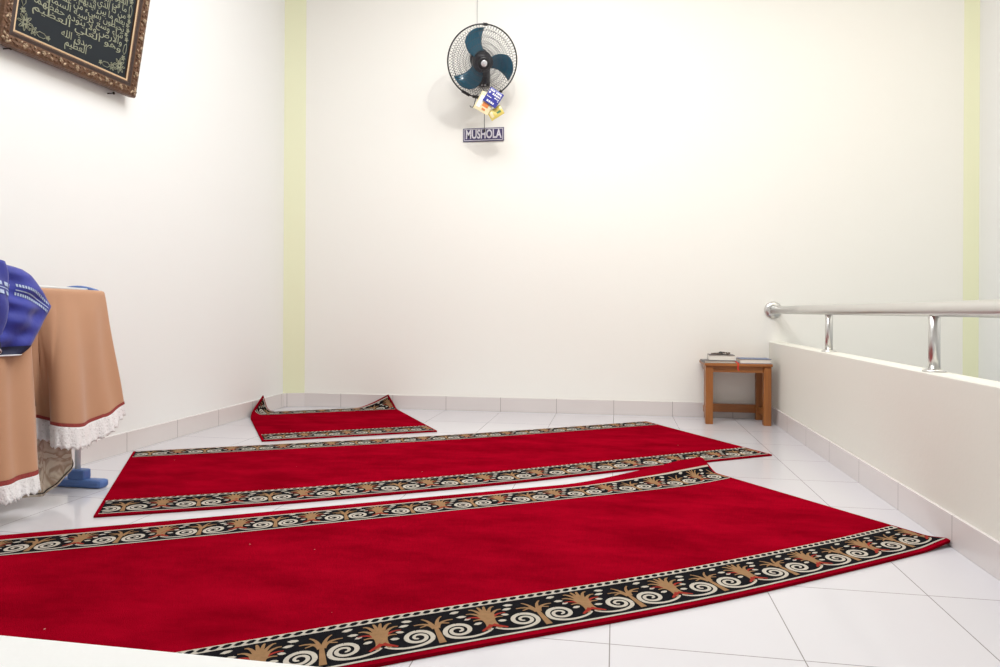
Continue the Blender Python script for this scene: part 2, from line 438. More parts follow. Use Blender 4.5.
# ------------------------------------------------------------------ stool, books
SX0, SX1, SY0, SY1, SH = .583, .985, 3.02, 3.31, .392
st = thing('wooden_stool', 'small brown wooden stool between the back wall and the parapet', 'stool', ((SX0+SX1)/2, (SY0+SY1)/2, 0))
b = MB(); b.box(SX0-.006, SX1+.006, SY0-.008, SY1, SH-.018, SH); b.build('seat', M['wood_x'], st, bevel=.003)
w = .046
for x in (SX0, SX1-w):
    for y in (SY0, SY1-w-.006):
        xs_ = x+(.024 if (x == SX0 and y > SY0) else 0)
        b = MB(); b.box(xs_, xs_+w, y, y+w, 0, SH-.018); b.build('leg', M['wood_z'], st, bevel=.003)
for y in (SY0+.012, SY1-.034):
    b = MB(); b.box(SX0+w, SX1-w, y, y+.02, SH-.058, SH-.018); b.build('apron', M['wood_x'], st, bevel=.002)
for x in (SX0+.012, SX1-.034):
    b = MB(); b.box(x, x+.02, SY0+w, SY1-w-.006, SH-.058, SH-.018); b.build('apron', M['wood_y'], st, bevel=.002)
    b = MB(); b.box(x, x+.02, SY0+w, SY1-w-.006, .05, .09); b.build('stretcher', M['wood_y'], st, bevel=.002)
b = MB(); b.box(SX0+w, SX1-w, SY1-.04, SY1-.018, .045, .10); b.build('stretcher', M['wood_x'], st, bevel=.002)

M['paper'] = mat('page_paper', (.80, .77, .70, 1), .8, noise=.05, nscale=60)
M['cover_grey'] = mat('grey_book_cover', (.16, .15, .15, 1), .5)
M['cover_white'] = mat('pale_book_cover', (.70, .66, .62, 1), .5)
M['cover_blue'] = mat('blue_book_cover', (.10, .15, .28, 1), .4)
M['ribbon'] = mat('red_ribbon', (.65, .02, .01, 1), .5)
M['black'] = mat('black_plastic', (.012, .012, .013, 1), .35)
M['bead'] = mat('dark_brown_beads', (.10, .07, .05, 1), .3)
def book(label, cx, cy, z, w, d, t, rot, cover, spine='left', cov=.0028):
    r = thing('book', label, 'book', (cx, cy, z))
    mt = Matrix.Translation((cx, cy, z)) @ Matrix.Rotation(rot, 4, 'Z')
    b = MB(); b.box(-w/2+.002, w/2-.004, -d/2+.004, d/2-.004, cov, t-cov, mtx=mt); b.build('page_block', M['paper'], r)
    b = MB()
    b.box(-w/2, w/2, -d/2, d/2, 0, cov, mtx=mt); b.box(-w/2, w/2, -d/2, d/2, t-cov, t, mtx=mt)
    if spine == 'back': b.box(-w/2, w/2, d/2-cov, d/2, cov, t-cov, mtx=mt)
    else: b.box(-w/2, -w/2+cov, -d/2, d/2, cov, t-cov, mtx=mt)
    b.build('cover', cover, r, bevel=.0008)
    return r
z0 = SH
book('grey-covered book at the bottom of the left pile on the stool', .672, 3.115, z0, .200, .15, .016, .05, M['cover_grey'])
bk = book('thick book with white pages on top of the left pile on the stool', .690, 3.118, z0+.016, .160, .13, .036, -.04, M['cover_grey'], 'back')
bk2 = book('flat white-paged book with blue cover on the right of the stool', .893, 3.115, z0, .190, .15, .030, 0, M['cover_blue'], 'back')
# ribbon: part of the lower left book
low = [o for o in COL.objects if o.get('label', '').startswith('grey-covered book')][0]
b = MB()
path = [(.765, 3.06, z0+.013), (.772, 3.035, z0+.012), (.779, 3.008, z0+.004), (.780, 3.0045, z0-.012), (.776, 3.0045, z0-.028), (.784, 3.004, z0-.042)]
for i in range(len(path)-1):
    p, q = path[i], path[i+1]
    b.poly([(p[0]-.004, p[1], p[2]), (p[0]+.004, p[1], p[2]), (q[0]+.004, q[1], q[2]), (q[0]-.004, q[1], q[2])])
b.build('bookmark_ribbon', M['ribbon'], low, solid=.001)
# prayer beads heaped on the pile
pb = thing('prayer_beads', 'dark string of prayer beads heaped on the left books', 'prayer beads', (.690, 3.10, z0+.052))
b = MB()
pts = []
for k in range(46):
    t = k/46; a = 2*PI*t
    x = .686+.052*math.cos(a)+.008*math.sin(5*a); y = 3.10+.028*math.sin(a)+.006*math.cos(4*a)
    pts.append((x, y, z0+.052+.0052+.0075*max(0, math.sin(a*1.0+.6))**2))
for p in pts:
    b.lathe([(.0008, -.0048), (.0036, -.0033), (.0048, 0), (.0036, .0033), (.0008, .0048)], 8, mtx=Matrix.Translation(p))
b.build('bead_string', M['bead'], pb, smooth=True)
b = MB(); b.lathe([(.001, 0), (.018, .001), (.016, .010), (.008, .018), (.001, .02)], 12, mtx=Matrix.Translation((.686, 3.10, z0+.0525)))
b.build('tassel', M['black'], pb, smooth=True)

# ------------------------------------------------------------------ wall fan
M['fan_black'] = mat('fan_black_plastic', (.010, .010, .012, 1), .35)
M['wire'] = mat('dark_guard_wire', (.05, .05, .06, 1), .4, metal=.6)
M['blade'] = mat('teal_blue_plastic', (.02, .13, .21, 1), .2, trans=.35, coat=.3)
M['silver'] = mat('silver_badge', (.75, .76, .78, 1), .25, metal=.7)
FC = Vector((-.876, 2.949, 2.388))          # centre of the guard ring
tocam = Vector((.009, -1.49, .723))-FC
ax = tocam.normalized()
yawf = math.atan2(ax.x, -ax.y)+.16; pitf = math.asin(ax.z)-.13
axis = Vector((math.sin(yawf)*math.cos(pitf), -math.cos(yawf)*math.cos(pitf), math.sin(pitf)))
FR = Vector((math.cos(yawf), math.sin(yawf), 0)); FU = FR.cross(axis)*-1
FU = axis.cross(FR); 
if FU.z < 0: FU = -FU
FM = Matrix(((FR.x, FU.x, axis.x, FC.x), (FR.y, FU.y, axis.y, FC.y), (FR.z, FU.z, axis.z, FC.z), (0, 0, 0, 1)))
fan = thing('wall_fan', 'black wall fan with three teal blades high on the back wall', 'fan', (FC.x, yb(FC.x), 2.3))
RG = .233
def fp(x, y, z): return FM @ Vector((x, y, z))
def ringpts(r, z, n=56): return [fp(r*math.cos(2*PI*k/n), r*math.sin(2*PI*k/n), z) for k in range(n)]
b = MB(); b.tube(ringpts(RG, 0, 72), .0048, 8, closed=True); b.build('guard_rim', M['fan_black'], fan, smooth=True)
def guard(zc, sgn):
    b = MB()
    prof = lambda t: (lerp(.042, RG, t), zc*math.sqrt(max(0, 1-t**2.6)))
    for i in range(72):
        a0 = 2*PI*i/72; P = []
        for k in range(9):
            t = k/8; r, z = prof(t); a = a0+sgn*.75*(1-t)**1.3
            P.append(fp(r*math.cos(a), r*math.sin(a), z))
        b.tube(P, .0012, 4, cap=False)
    for t in (.22, .42, .62, .82):
        r, z = prof(t); b.tube(ringpts(r, z, 48), .0011, 4, closed=True)
    return b
guard(.075, 1).build('front_guard', M['wire'], fan, smooth=True)
guard(-.075, -1).build('rear_guard', M['wire'], fan, smooth=True)
b = MB(); b.lathe([(.001, .070), (.040, .070), (.043, .074), (.038, .079), (.030, .080), (.001, .080)], 28, mtx=FM)
cap = b.build('guard_badge', M['fan_black'], fan, smooth=True)
b = MB(); b.lathe([(.001, .0802), (.020, .0802), (.021, .083), (.018, .0845), (.001, .085)], 24, mtx=FM)
bd = b.build('badge_disc', M['silver'], cap, smooth=True); bd['label'] = 'small silver disc in the middle of the fan guard'
b = MB(); b.lathe([(.001, .045), (.035, .045), (.052, .034), (.068, .018), (.070, -.02), (.06, -.028), (.001, -.028)], 28, mtx=FM)
b.build('blade_hub', M['fan_black'], fan, smooth=True)
# blades: sickle outline in polar form, twisted
edge_l = [(-.034, .022), (-.085, .045), (-.116, .088), (-.124, .132), (-.102, .176), (-.056, .208), (.008, .214)]
edge_t = [(.034, .040), (.016, .062), (-.002, .090), (-.010, .120), (-.010, .150), (-.004, .182), (.008, .214)]
el, et = smooth_poly(edge_l), smooth_poly(edge_t)
for kb in range(3):
    a = -kb*2*PI/3+.03; ca, sa = math.cos(a), math.sin(a)
    def Bf(s, t):
        p, q = el(s), et(s); x, y = lerp(p[0], q[0], t), lerp(p[1], q[1], t)
        z = lerp(.022, -.022, t)*(.4+.6*(1-s*.5))+.006*math.sin(PI*t)
        return fp(x*ca-y*sa, x*sa+y*ca, z)
    b = MB(); b.grid(Bf, 22, 10); b.build('blade', M['blade'], fan, smooth=True, solid=.0022)
# motor, neck and wall mount
b = MB(); b.lathe([(.001, -.078), (.055, -.078), (.068, -.09), (.07, -.14), (.06, -.165), (.03, -.175), (.001, -.176)], 28, mtx=FM)
b.build('motor_housing', M['fan_black'], fan, smooth=True)
mb_ = fp(0, -.03, -.13)
wallpt = Vector((mb_.x-.01, yb(mb_.x)-.045, 2.40))
b = MB(); b.tube([mb_, mb_.lerp(wallpt, .5)+Vector((0, 0, -.01)), wallpt], .02, 14)
b.build('neck', M['fan_black'], fan, smooth=True)
b = MB(); b.box(wallpt.x-.045, wallpt.x+.045, yb(wallpt.x)-.05, yb(wallpt.x)-.0005, 2.33, 2.47); b.build('wall_plate', M['fan_black'], fan, bevel=.012)
cb = FM @ Matrix.Translation((.016, -.112, -.085))
b = MB(); b.box(-.036, .036, -.056, .056, -.022, .022, mtx=cb); sw = b.build('switch_box', M['fan_black'], fan, bevel=.006)
b = MB()
for k in range(3): b.lathe([(.006, 0), (.006, .006), (.003, .008)], 10, mtx=cb @ Matrix.Translation((-.022+.022*k, -.047, .022)))
b.build('knob', M['silver'], sw, smooth=True)
for a, wd_ in ((PI*1.36, .03), (PI*1.46, .022), (PI*1.70, .014), (PI*.5, .014)):
    ptm = FM @ Matrix.Rotation(a, 4, 'Z') @ Matrix.Translation((RG, 0, 0))
    b = MB(); b.box(-.010, .008, -wd_, wd_, -.012, .012, mtx=ptm); b.build('guard_clip', M['fan_black'], fan, bevel=.002)
# speed cord: runs from the switch box, behind the packets, down in front of the sign
cp = cb @ Vector((0, -.055, 0))
CX, CY_ = -.868, 2.985
b = MB(); b.tube([cp, (lerp(cp.x, CX, .7), lerp(cp.y, CY_, .7), lerp(cp.z, 2.2, .7)), (CX, CY_, 2.16), (CX, CY_, 2.05), (CX, CY_, 1.945)], .0022, 6)
cord = b.build('pull_cord', M['fan_black'], fan, smooth=True)
b = MB(); b.lathe([(.002, .0), (.0065, -.004), (.0075, -.014), (.005, -.022), (.001, -.024)], 12, mtx=Matrix.Translation((CX, CY_, 1.948)))
b.build('cord_knob', M['fan_black'], cord, smooth=True)
# mains cable running up the wall
M['cable'] = mat('pale_cable', (.60, .60, .60, 1), .5)
b = MB(); xc = -.985
b.tube([(xc, yb(xc)-.004, CEIL), (xc, yb(xc)-.004, 2.7), (xc+.004, yb(xc)-.005, 2.5), (wallpt.x-.02, yb(wallpt.x)-.02, 2.465)], .0035, 6)
b.build('power_cable', M['cable'], fan, smooth=True)

# packets hung on the fan's cord
M['pk_blue'] = mat('blue_packet_film', (.045, .05, .30, 1), .22)
M['pk_white'] = mat('white_print', (.80, .80, .84, 1), .3)
M['pk_cream'] = mat('cream_packet_film', (.75, .66, .42, 1), .28)
M['pk_yellow'] = mat('yellow_packet_film', (.62, .50, .12, 1), .28)
M['pk_orange'] = mat('orange_print', (.70, .22, .06, 1), .3)
M['pk_green'] = mat('green_print', (.08, .22, .10, 1), .3)
RNG = random.Random(3)
def packet(name, label, cx, cz, y, w, h, ang, m_base, prints, thick=.010):
    r = thing(name, label, 'packet', (cx, y, cz), None)
    mt = Matrix.Translation((cx, y, cz)) @ Matrix.Rotation(ang, 4, 'Y') @ Matrix.Rotation(.06, 4, 'X')
    def puff(s): 
        def f(a, c):
            x, z = (a-.5)*w, (c-.5)*h
            e = (4*a*(1-a))**.5*(4*c*(1-c))**.5
            return mt @ Vector((x, s*(.0008+thick/2*e)+.002*math.sin(9*a+5*c)*e, z))
        return f
    b = MB(); b.grid(puff(-1), 10, 10, 0); b.grid(puff(1), 10, 10, 0, True); b.build('pouch', m_base, r, smooth=True)
    f = puff(-1)
    b = MB(); b.fixn = False; ms = []
    for (a0, a1, c0, c1, mm) in prints:
        if mm not in ms: ms.append(mm)
        b.grid(lambda a, c: f(lerp(a0, a1, a), lerp(c0, c1, c))+(mt.to_3x3() @ Vector((0, -.0012, 0))), 4, 3, ms.index(mm))
    b.build('printed_label', ms, r)
    return r
# small blue packet: heading, lines of white lettering blocks
pr = []
for row, (c0, c1) in enumerate(((.80, .90), (.62, .74), (.48, .54), (.38, .44), (.10, .22))):
    x = .08
    while x < .9:
        wv = RNG.uniform(.05, .13)
        if RNG.random() < (.75 if row != 2 else .5): pr.append((x, min(.93, x+wv), c0, c1, M['pk_white']))
        x += wv+.035
packet('blue_packet', 'small blue packet with white print hanging under the fan', -.802, 2.145, 2.952, .106, .104, .62, M['pk_blue'], pr)
packet('cream_packet', 'cream packet with orange print hanging behind the blue packet', -.862, 2.118, 2.972, .115, .128, -.50+1.05, M['pk_cream'], [(.42, .80, .30, .52, M['pk_orange']), (.55, .9, .62, .74, M['pk_green']), (.1, .35, .15, .8, M['pk_white']), (.5, .72, .12, .22, M['pk_orange'])])
packet('yellow_packet', 'small yellow packet peeking out below the blue packet', -.790, 2.052, 2.985, .10, .066, -.52, M['pk_yellow'], [(.1, .3, .2, .8, M['pk_cream']), (.55, .85, .3, .5, M['pk_green'])])
hk = MB(); hk.tube([(-.918, 3.0, 2.19), (-.93, 3.0, 2.165), (-.938, 3.0, 2.135), (-.943, 3.0, 2.113), (-.953, 3.0, 2.102), (-.966, 3.0, 2.104), (-.972, 3.0, 2.113)], .0028, 8)
hk = hk.build('wire_hook', M['fan_black'], None, smooth=True); tag(hk, 'small dark wire hook hanging left of the packets', 'hook')

# ------------------------------------------------------------------ the MUSHOLA sign
M['sign'] = mat('dark_purple_acrylic', (.055, .042, .13, 1), .3)
M['sign_w'] = mat('white_lettering', (.72, .70, .76, 1), .4)
sx0, sx1, sz0, sz1 = -1.084, -.785, 1.942, 2.038
ys = yb(-.93)-.006
sg = thing('door_sign', 'small dark purple MUSHOLA sign on the back wall under the fan', 'sign', ((sx0+sx1)/2, ys, sz0))
b = MB(); b.box(sx0, sx1, ys-.004, ys+.004, sz0, sz1); b.build('plaque', M['sign'], sg, bevel=.001)
b = MB(); g = .006; t = .004; yy0, yy1 = ys-.0055, ys-.0035
b.box(sx0+g, sx1-g, yy0, yy1, sz0+g, sz0+g+t); b.box(sx0+g, sx1-g, yy0, yy1, sz1-g-t, sz1-g)
b.box(sx0+g, sx0+g+t, yy0, yy1, sz0+g, sz1-g); b.box(sx1-g-t, sx1-g, yy0, yy1, sz0+g, sz1-g)
b.build('border_line', M['sign_w'], sg)
def text_mesh(body, size, mtx, name, m, parent, ext=.001, offset=0, width=None, align='CENTER'):
    c = bpy.data.curves.new(name, 'FONT'); c.body = body; c.size = size; c.align_x = align; c.align_y = 'CENTER'; c.extrude = ext; c.offset = offset; c.resolution_u = 3
    o = bpy.data.objects.new(name, c); COL.objects.link(o)
    dg = bpy.context.evaluated_depsgraph_get(); me = bpy.data.meshes.new_from_object(o.evaluated_get(dg))
    bpy.data.objects.remove(o); bpy.data.curves.remove(c)
    xs = [v.co.x for v in me.vertices]; w0 = (max(xs)-min(xs)) if xs else 1
    if width: me.transform(Matrix.Diagonal((width/w0, 1, 1, 1)))
    me.transform(mtx); me.materials.clear(); me.materials.append(m)
    r = bpy.data.objects.new(name, me); COL.objects.link(r)
    if parent: r.parent = parent; r.matrix_parent_inverse = parent_world(parent).inverted()
    return r
TM = Matrix.Translation(((sx0+sx1)/2, ys-.0045, (sz0+sz1)/2)) @ Matrix.Rotation(PI/2, 4, 'X')
text_mesh('MUSHOLA', .086, TM, 'lettering', M['sign_w'], sg, offset=.0026, width=.262)

# ------------------------------------------------------------------ framed calligraphy on the left wall
M['fr_bronze'] = mat('antique_bronze_moulding', (.13, .065, .035, 1), .42, metal=.45, noise=.5, nscale=60, bump=.5, bscale=70)
M['fr_dark'] = mat('dark_recess', (.045, .025, .02, 1), .6, noise=.4, nscale=50)
M['fr_light'] = mat('worn_gilt_highlight', (.40, .29, .19, 1), .4, metal=.4, noise=.3, nscale=90)
M['fr_gold'] = mat('bright_gilt_line', (.80, .58, .36, 1), .35, metal=.4)
M['fr_panel'] = mat('black_velvet_panel', (.020, .025, .030, 1), .6, spec=.15)
M['fr_thread'] = mat('pale_gold_thread', (.31, .32, .22, 1), .5, noise=.35, nscale=80)
# local frame: x along the wall (towards the back of the room), y up the picture, z out of the wall
lean = math.atan2(.09, .49)
PO = Vector((-2.385, .778, 1.788))
PW, PH = .768, .60
ex_ = Vector((0, 1, 0)); ez_ = Vector((math.cos(lean), 0, -math.sin(lean))); ey_ = Vector((math.sin(lean), 0, math.cos(lean)))
PM = Matrix(((ex_.x, ey_.x, ez_.x, PO.x), (ex_.y, ey_.y, ez_.y, PO.y), (ex_.z, ey_.z, ez_.z, PO.z), (0, 0, 0, 1)))
PM = PM @ Matrix.Translation((PW, -.006, 0)) @ Matrix.Rotation(.022, 4, 'Z') @ Matrix.Translation((-PW, 0, 0))
pf = thing('picture_frame', 'black panel of gold Arabic calligraphy in an ornate bronze frame', 'picture', PO)
prof = [(0, -.018), (0, .012), (.006, .022), (.018, .026), (.030, .021), (.046, .017), (.058, .020), (.063, .014), (.066, .012), (.070, .014), (.074, .010), (.074, -.002)]
rails = ['B', 'R', 'T', 'L']
def fr_pt(side, s, d, z):
    """s 0..1 along a side measured on the mitred edge, d inwards"""
    if side == 'B': return PM @ Vector((lerp(d, PW-d, s), d, z))
    if side == 'T': return PM @ Vector((lerp(d, PW-d, s), PH-d, z))
    if side == 'L': return PM @ Vector((d, lerp(d, PH-d, s), z))
    return PM @ Vector((PW-d, lerp(d, PH-d, s), z))
mld = thing if False else None
b = MB()
matof = lambda i: 1 if i in (5, 6) else (3 if i in (8, 9) else 0)
for sd in rails:
    n = 30
    for i in range(len(prof)-1):
        (d0, z0_), (d1, z1_) = prof[i], prof[i+1]
        b.grid(lambda a, c: fr_pt(sd, a, lerp(d0, d1, c), lerp(z0_, z1_, c)), n, 1, matof(i))
    # back face
    b.grid(lambda a, c: fr_pt(sd, a, lerp(.074, 0, c), lerp(-.002, -.018, c)), n, 1, 1)
mo = b.build('moulding', [M['fr_bronze'], M['fr_dark'], M['fr_light'], M['fr_gold']], pf)
# carved leaves, rosettes and beads along the moulding
b = MB(); rr = random.Random(5)
def ell(c, r, mt_, mi, n=7):
    prof_ = [(.05, -1), (.7, -.7), (1, 0), (.7, .7), (.05, 1)]
    b.lathe([(p[0], p[1]) for p in prof_], n, mi, mt_ @ Matrix.Translation(c) @ Matrix.Diagonal((r[0], r[1], r[2], 1)))
for sd in rails:
    Ls = PW if sd in 'BT' else PH
    n = int(Ls/.0235)
    for k in range(n+1):
        s = k/n
        if s < .03 or s > .97: continue
        for d, zz, sc in ((.020, .025, 1), (.036, .021, .75)):
            P = lerp(d, Ls-d, s)
            c = {'B': (P, d, zz), 'T': (P, PH-d, zz), 'L': (d, P, zz), 'R': (PW-d, P, zz)}[sd]
            ang = (.7 if k % 2 else -.7)+(0 if sd in 'BT' else PI/2)+rr.uniform(-.2, .2)
            ell((0, 0, 0), (.0105*sc, .0052*sc, .004), PM @ Matrix.Translation(c) @ Matrix.Rotation(ang, 4, 'Z'), 0 if (k+int(d*1000)) % 3 else 1)
        if k % 4 == 0:
            c = {'B': (lerp(.028, Ls-.028, s), .028, .025), 'T': (lerp(.028, Ls-.028, s), PH-.028, .025), 'L': (.028, lerp(.028, Ls-.028, s), .025), 'R': (PW-.028, lerp(.028, Ls-.028, s), .025)}[sd]
            for q in range(5):
                a = q*2*PI/5
                ell((.0065*math.cos(a), .0065*math.sin(a), 0), (.0045, .0045, .004), PM @ Matrix.Translation(c), 1)
            ell((0, 0, .002), (.0035, .0035, .004), PM @ Matrix.Translation(c), 1)
for cx in (.026, PW-.026):
    for cy in (.026, PH-.026):
        for q in range(6):
            a = q*PI/3; ell((.011*math.cos(a), .011*math.sin(a), 0), (.007, .007, .005), PM @ Matrix.Translation((cx, cy, .025)), q % 2)
        ell((0, 0, .003), (.006, .006, .005), PM @ Matrix.Translation((cx, cy, .025)), 1)
b.build('carving', [M['fr_bronze'], M['fr_light']], mo, smooth=True)
b = MB(); b.box(.070, PW-.070, .070, PH-.070, -.004, .002, mtx=PM); pn = b.build('panel', M['fr_panel'], pf)
# the writing: Arabic letters joined by hand into their presentation forms
FORMS = {}
def forms(chars, start, two=''):
    c = start
    for ch in chars:
        if ch in two: FORMS[ch] = (c, c+1, c, c+1); c += 2
        else: FORMS[ch] = (c, c+1, c+2, c+3); c += 4
FORMS['ء'] = (0xFE80,)*4
forms('آأؤإ', 0xFE81, 'آأؤإ'); forms('ئ', 0xFE89); forms('ا', 0xFE8D, 'ا'); forms('ب', 0xFE8F); forms('ة', 0xFE93, 'ة')
forms('تثجحخ', 0xFE95); forms('دذرز', 0xFEA9, 'دذرز'); forms('سشصضطظعغفقكلمنه', 0xFEB1); forms('وى', 0xFEED, 'وى'); forms('ي', 0xFEF1)
NOJOIN = set('ءآأؤإاةدذرزوى')
def shape(s):
    out = ''
    for wd in s.split(' '):
        g = []; k = 0
        while k < len(wd):
            ch = wd[k]; prev = k > 0 and wd[k-1] not in NOJOIN
            if ch == 'ل' and k+1 < len(wd) and wd[k+1] in 'اأإ':
                base = {'ا': 0xFEFB, 'أ': 0xFEF7, 'إ': 0xFEF9}[wd[k+1]]
                g.append(chr(base+(1 if prev else 0))); k += 2; continue
            nxt = k+1 < len(wd) and ch not in NOJOIN and wd[k+1] != 'ء'
            f = FORMS[ch]; g.append(chr(f[3] if prev and nxt else f[1] if prev else f[2] if nxt else f[0])); k += 1
        out += ''.join(g)+' '
    return out.strip()[::-1]
LINES = ['الله لا إله إلا هو الحي', 'القيوم لا تأخذه سنة ولا نوم له', 'ما في السماوات وما في الأرض', 'من ذا الذي يشفع عنده إلا بإذنه', 'يعلم ما بين أيديهم وما خلفهم ولا', 'يحيطون بشيء من علمه إلا بما', 'شاء وسع كرسيه السماوات', 'والأرض ولا يئوده حفظهما', 'وهو العلي العظيم']
IN0, IN1 = .074, PW-.074; IW = IN1-IN0
wb = bmesh.new()
def write(body, y, size, wid, dx=0):
    o = text_mesh(shape(body), size, PM @ Matrix.Translation((PW/2+dx, y, .0032)), 'line', M['fr_thread'], None, ext=.0006, offset=-.0002, width=wid)
    wb.from_mesh(o.data); me = o.data; bpy.data.objects.remove(o); bpy.data.meshes.remove(me)
for k, ln in enumerate(LINES): write(ln, .198+(8-k)*.0315, .042, IW*.80, .01)
for k, (ln, wid) in enumerate((('صدق الله', .17), ('العظيم', .12))): write(ln, .150-.032*k, .044, wid)
me = bpy.data.meshes.new('calligraphy'); wb.to_mesh(me); wb.free(); me.materials.append(M['fr_thread'])
wo = bpy.data.objects.new('calligraphy', me); COL.objects.link(wo); wo.parent = pn; wo.matrix_parent_inverse = parent_world(pn).inverted()
# floral corner ornaments in thread
def fl(P, r=.0013): b.tube([PM @ Vector((x, y, .0035)) for x, y in P], r, 5)
def flower(x, y, r, n):
    fl([(x+r*(.62+.38*math.cos(n*a))*math.cos(a), y+r*(.62+.38*math.cos(n*a))*math.sin(a)) for a in [2*PI*k/(n*8) for k in range(n*8+1)]])
    fl([(x+r*.3*math.cos(a), y+r*.3*math.sin(a)) for a in [2*PI*k/12 for k in range(13)]])
for sx in (-1, 1):
    b = MB()
    X = lambda d: IN0+d if sx < 0 else IN1-d
    for sy in (-1, 1):
        Y = lambda d: .074+d if sy < 0 else PH-.074-d
        flower(X(.046), Y(.048), .036, 8); flower(X(.046), Y(.048), .024, 6)
        flower(X(.090), Y(.030), .019, 6); flower(X(.030), Y(.090), .013, 6)
        fl([(X(.104), Y(.026)), (X(.118), Y(.038)), (X(.142), Y(.036)), (X(.155), Y(.026)), (X(.142), Y(.016)), (X(.118), Y(.016)), (X(.104), Y(.026))])
        flower(X(.163), Y(.026), .010, 5)
        fl([(X(.028), Y(.106)), (X(.038), Y(.122)), (X(.034), Y(.150)), (X(.022), Y(.162))]); fl([(X(.028), Y(.106)), (X(.018), Y(.124)), (X(.018), Y(.148)), (X(.022), Y(.162))])
    for k in range(6):
        flower(X(.026+.006*(k % 2)), .074+.18+k*.022, .011, 5)
    b.build('floral_ornament', M['fr_thread'], pn, smooth=True)
M['nail'] = mat('dark_iron_nail', (.03, .025, .02, 1), .5, metal=.6)
for (y, lb) in ((.862, 'dark nail under the left end of the calligraphy frame'), (1.43, 'dark nail under the right end of the calligraphy frame')):
    b = MB(); b.tube([(XL-.002, y, 1.770), (-2.41, y, 1.770), (-2.397, y, 1.770)], .003, 8)
    b.lathe([(.001, 0), (.007, 0), (.007, .003), (.001, .003)], 10, mtx=Matrix.Translation((-2.398, y, 1.770)) @ Matrix.Rotation(PI/2, 4, 'Y'))
    tag(b.build('wall_nail', M['nail']), lb, 'nail', 'nails holding the frame')

# ------------------------------------------------------------------ clothes rack and garments
M['rk_blue'] = mat('blue_plastic', (.085, .17, .43, 1), .4)
M['rk_white'] = mat('white_coated_tube', (.74, .75, .76, 1), .3)
M['brown'] = mat('tan_brown_fabric', (.47, .245, .135, 1), .62, sheen=.25, bump=.08, bscale=500, noise=.05, nscale=8)
M['trim'] = mat('dark_red_trim', (.27, .035, .03, 1), .7, noise=.6, nscale=160)
RKY0, RKY1, RKX, RKZ = .10, .935, -2.145, .779
rk = thing('clothes_rack', 'white clothes drying rack with blue plastic feet beside the left wall', 'clothes rack', (RKX, (RKY0+RKY1)/2, 0))
for y in (RKY1, RKY0):
    b = MB(); b.box(RKX-.125, RKX+.125, y-.026, y+.026, 0, .034); f = b.build('foot', M['rk_blue'], rk, bevel=.012)
    b = MB(); b.box(RKX-.032, RKX+.045, y-.022, y+.022, .03, .072); b.build('socket', M['rk_blue'], f, bevel=.008)
    b = MB(); b.tube([(RKX, y, .05), (RKX, y, .4), (RKX, y, RKZ-.005)], .011, 14); b.build('upright', M['rk_white'], rk, smooth=True)
    b = MB(); b.tube([(RKX-.10+.185*k/10, y, RKZ+.012+.016*math.sin(PI*k/10)) for k in range(11)], .010, 10)
    b.build('end_piece', M['rk_blue'], rk, smooth=True)
for x, dz in ((-2.27, 0), (-2.21, .014), (-2.12, 0), (-2.05, 0), (-2.10, .027)):
    b = MB(); b.tube([(x, RKY0-.02, RKZ+dz), (x, (RKY0+RKY1)/2, RKZ+dz), (x, RKY1+.02, RKZ+dz*.75)], .006, 10); b.build('hanging_bar', M['rk_white'], rk, smooth=True)

def cloth_thing(name, label, cat, top, hem, tt, nfold, amp, back=None, ns=90, nt=40, seed=1):
    """a garment hung over a bar: top(s) on the bar, hem(s) below; tt(s) = where the lace begins"""
    root = thing(name, label, cat, top(.5))
    rr = random.Random(seed); ph = [rr.uniform(0, 6.28) for _ in range(6)]
    def S(s, t, off=0):
        a, h_ = Vector(top(s)), Vector(hem(s))
        # the fold over the bar
        t2 = t
        p = a.lerp(h_, t2)
        # direction across the cloth, to give the folds their depth
        e = .01; d = Vector(hem(min(1, s+e)))-Vector(hem(max(0, s-e))); d.z = 0
        n = Vector((d.y, -d.x, 0)); n.normalize()
        w = amp*(.25+.75*t2)*(math.sin(nfold*2*PI*s+ph[0]+.6*math.sin(3*t2+ph[3]))*.6+.4*math.sin(nfold*3.7*s+ph[1]))
        w += .006*math.sin(5*t2+9*s+ph[2])
        w *= min(1, 7*t2)
        bulge = .003*math.sin(PI*min(1, t2*1.2))
        return p+n*(w+bulge+off)
    return root, S

M['lace'] = None
def lace_mat():
    m = mat('white_eyelet_lace', (.80, .79, .80, 1), .8, bump=.5, bscale=160); nt = m.node_tree; b = nt.nodes['Principled BSDF']; tc = nt.nodes['Texture Coordinate']
    v = nt.nodes.new('ShaderNodeTexVoronoi'); v.inputs['Scale'].default_value = 75
    nt.links.new(tc.outputs['Object'], v.inputs['Vector'])
    r = nt.nodes.new('ShaderNodeValToRGB'); r.color_ramp.elements[0].position = .12; r.color_ramp.elements[1].position = .30
    r.color_ramp.elements[0].color = (.62, .60, .61, 1); r.color_ramp.elements[1].color = (.82, .81, .82, 1)
    nt.links.new(v.outputs['Distance'], r.inputs[0]); nt.links.new(r.outputs[0], b.inputs['Base Color'])
    return m
M['lace'] = lace_mat()

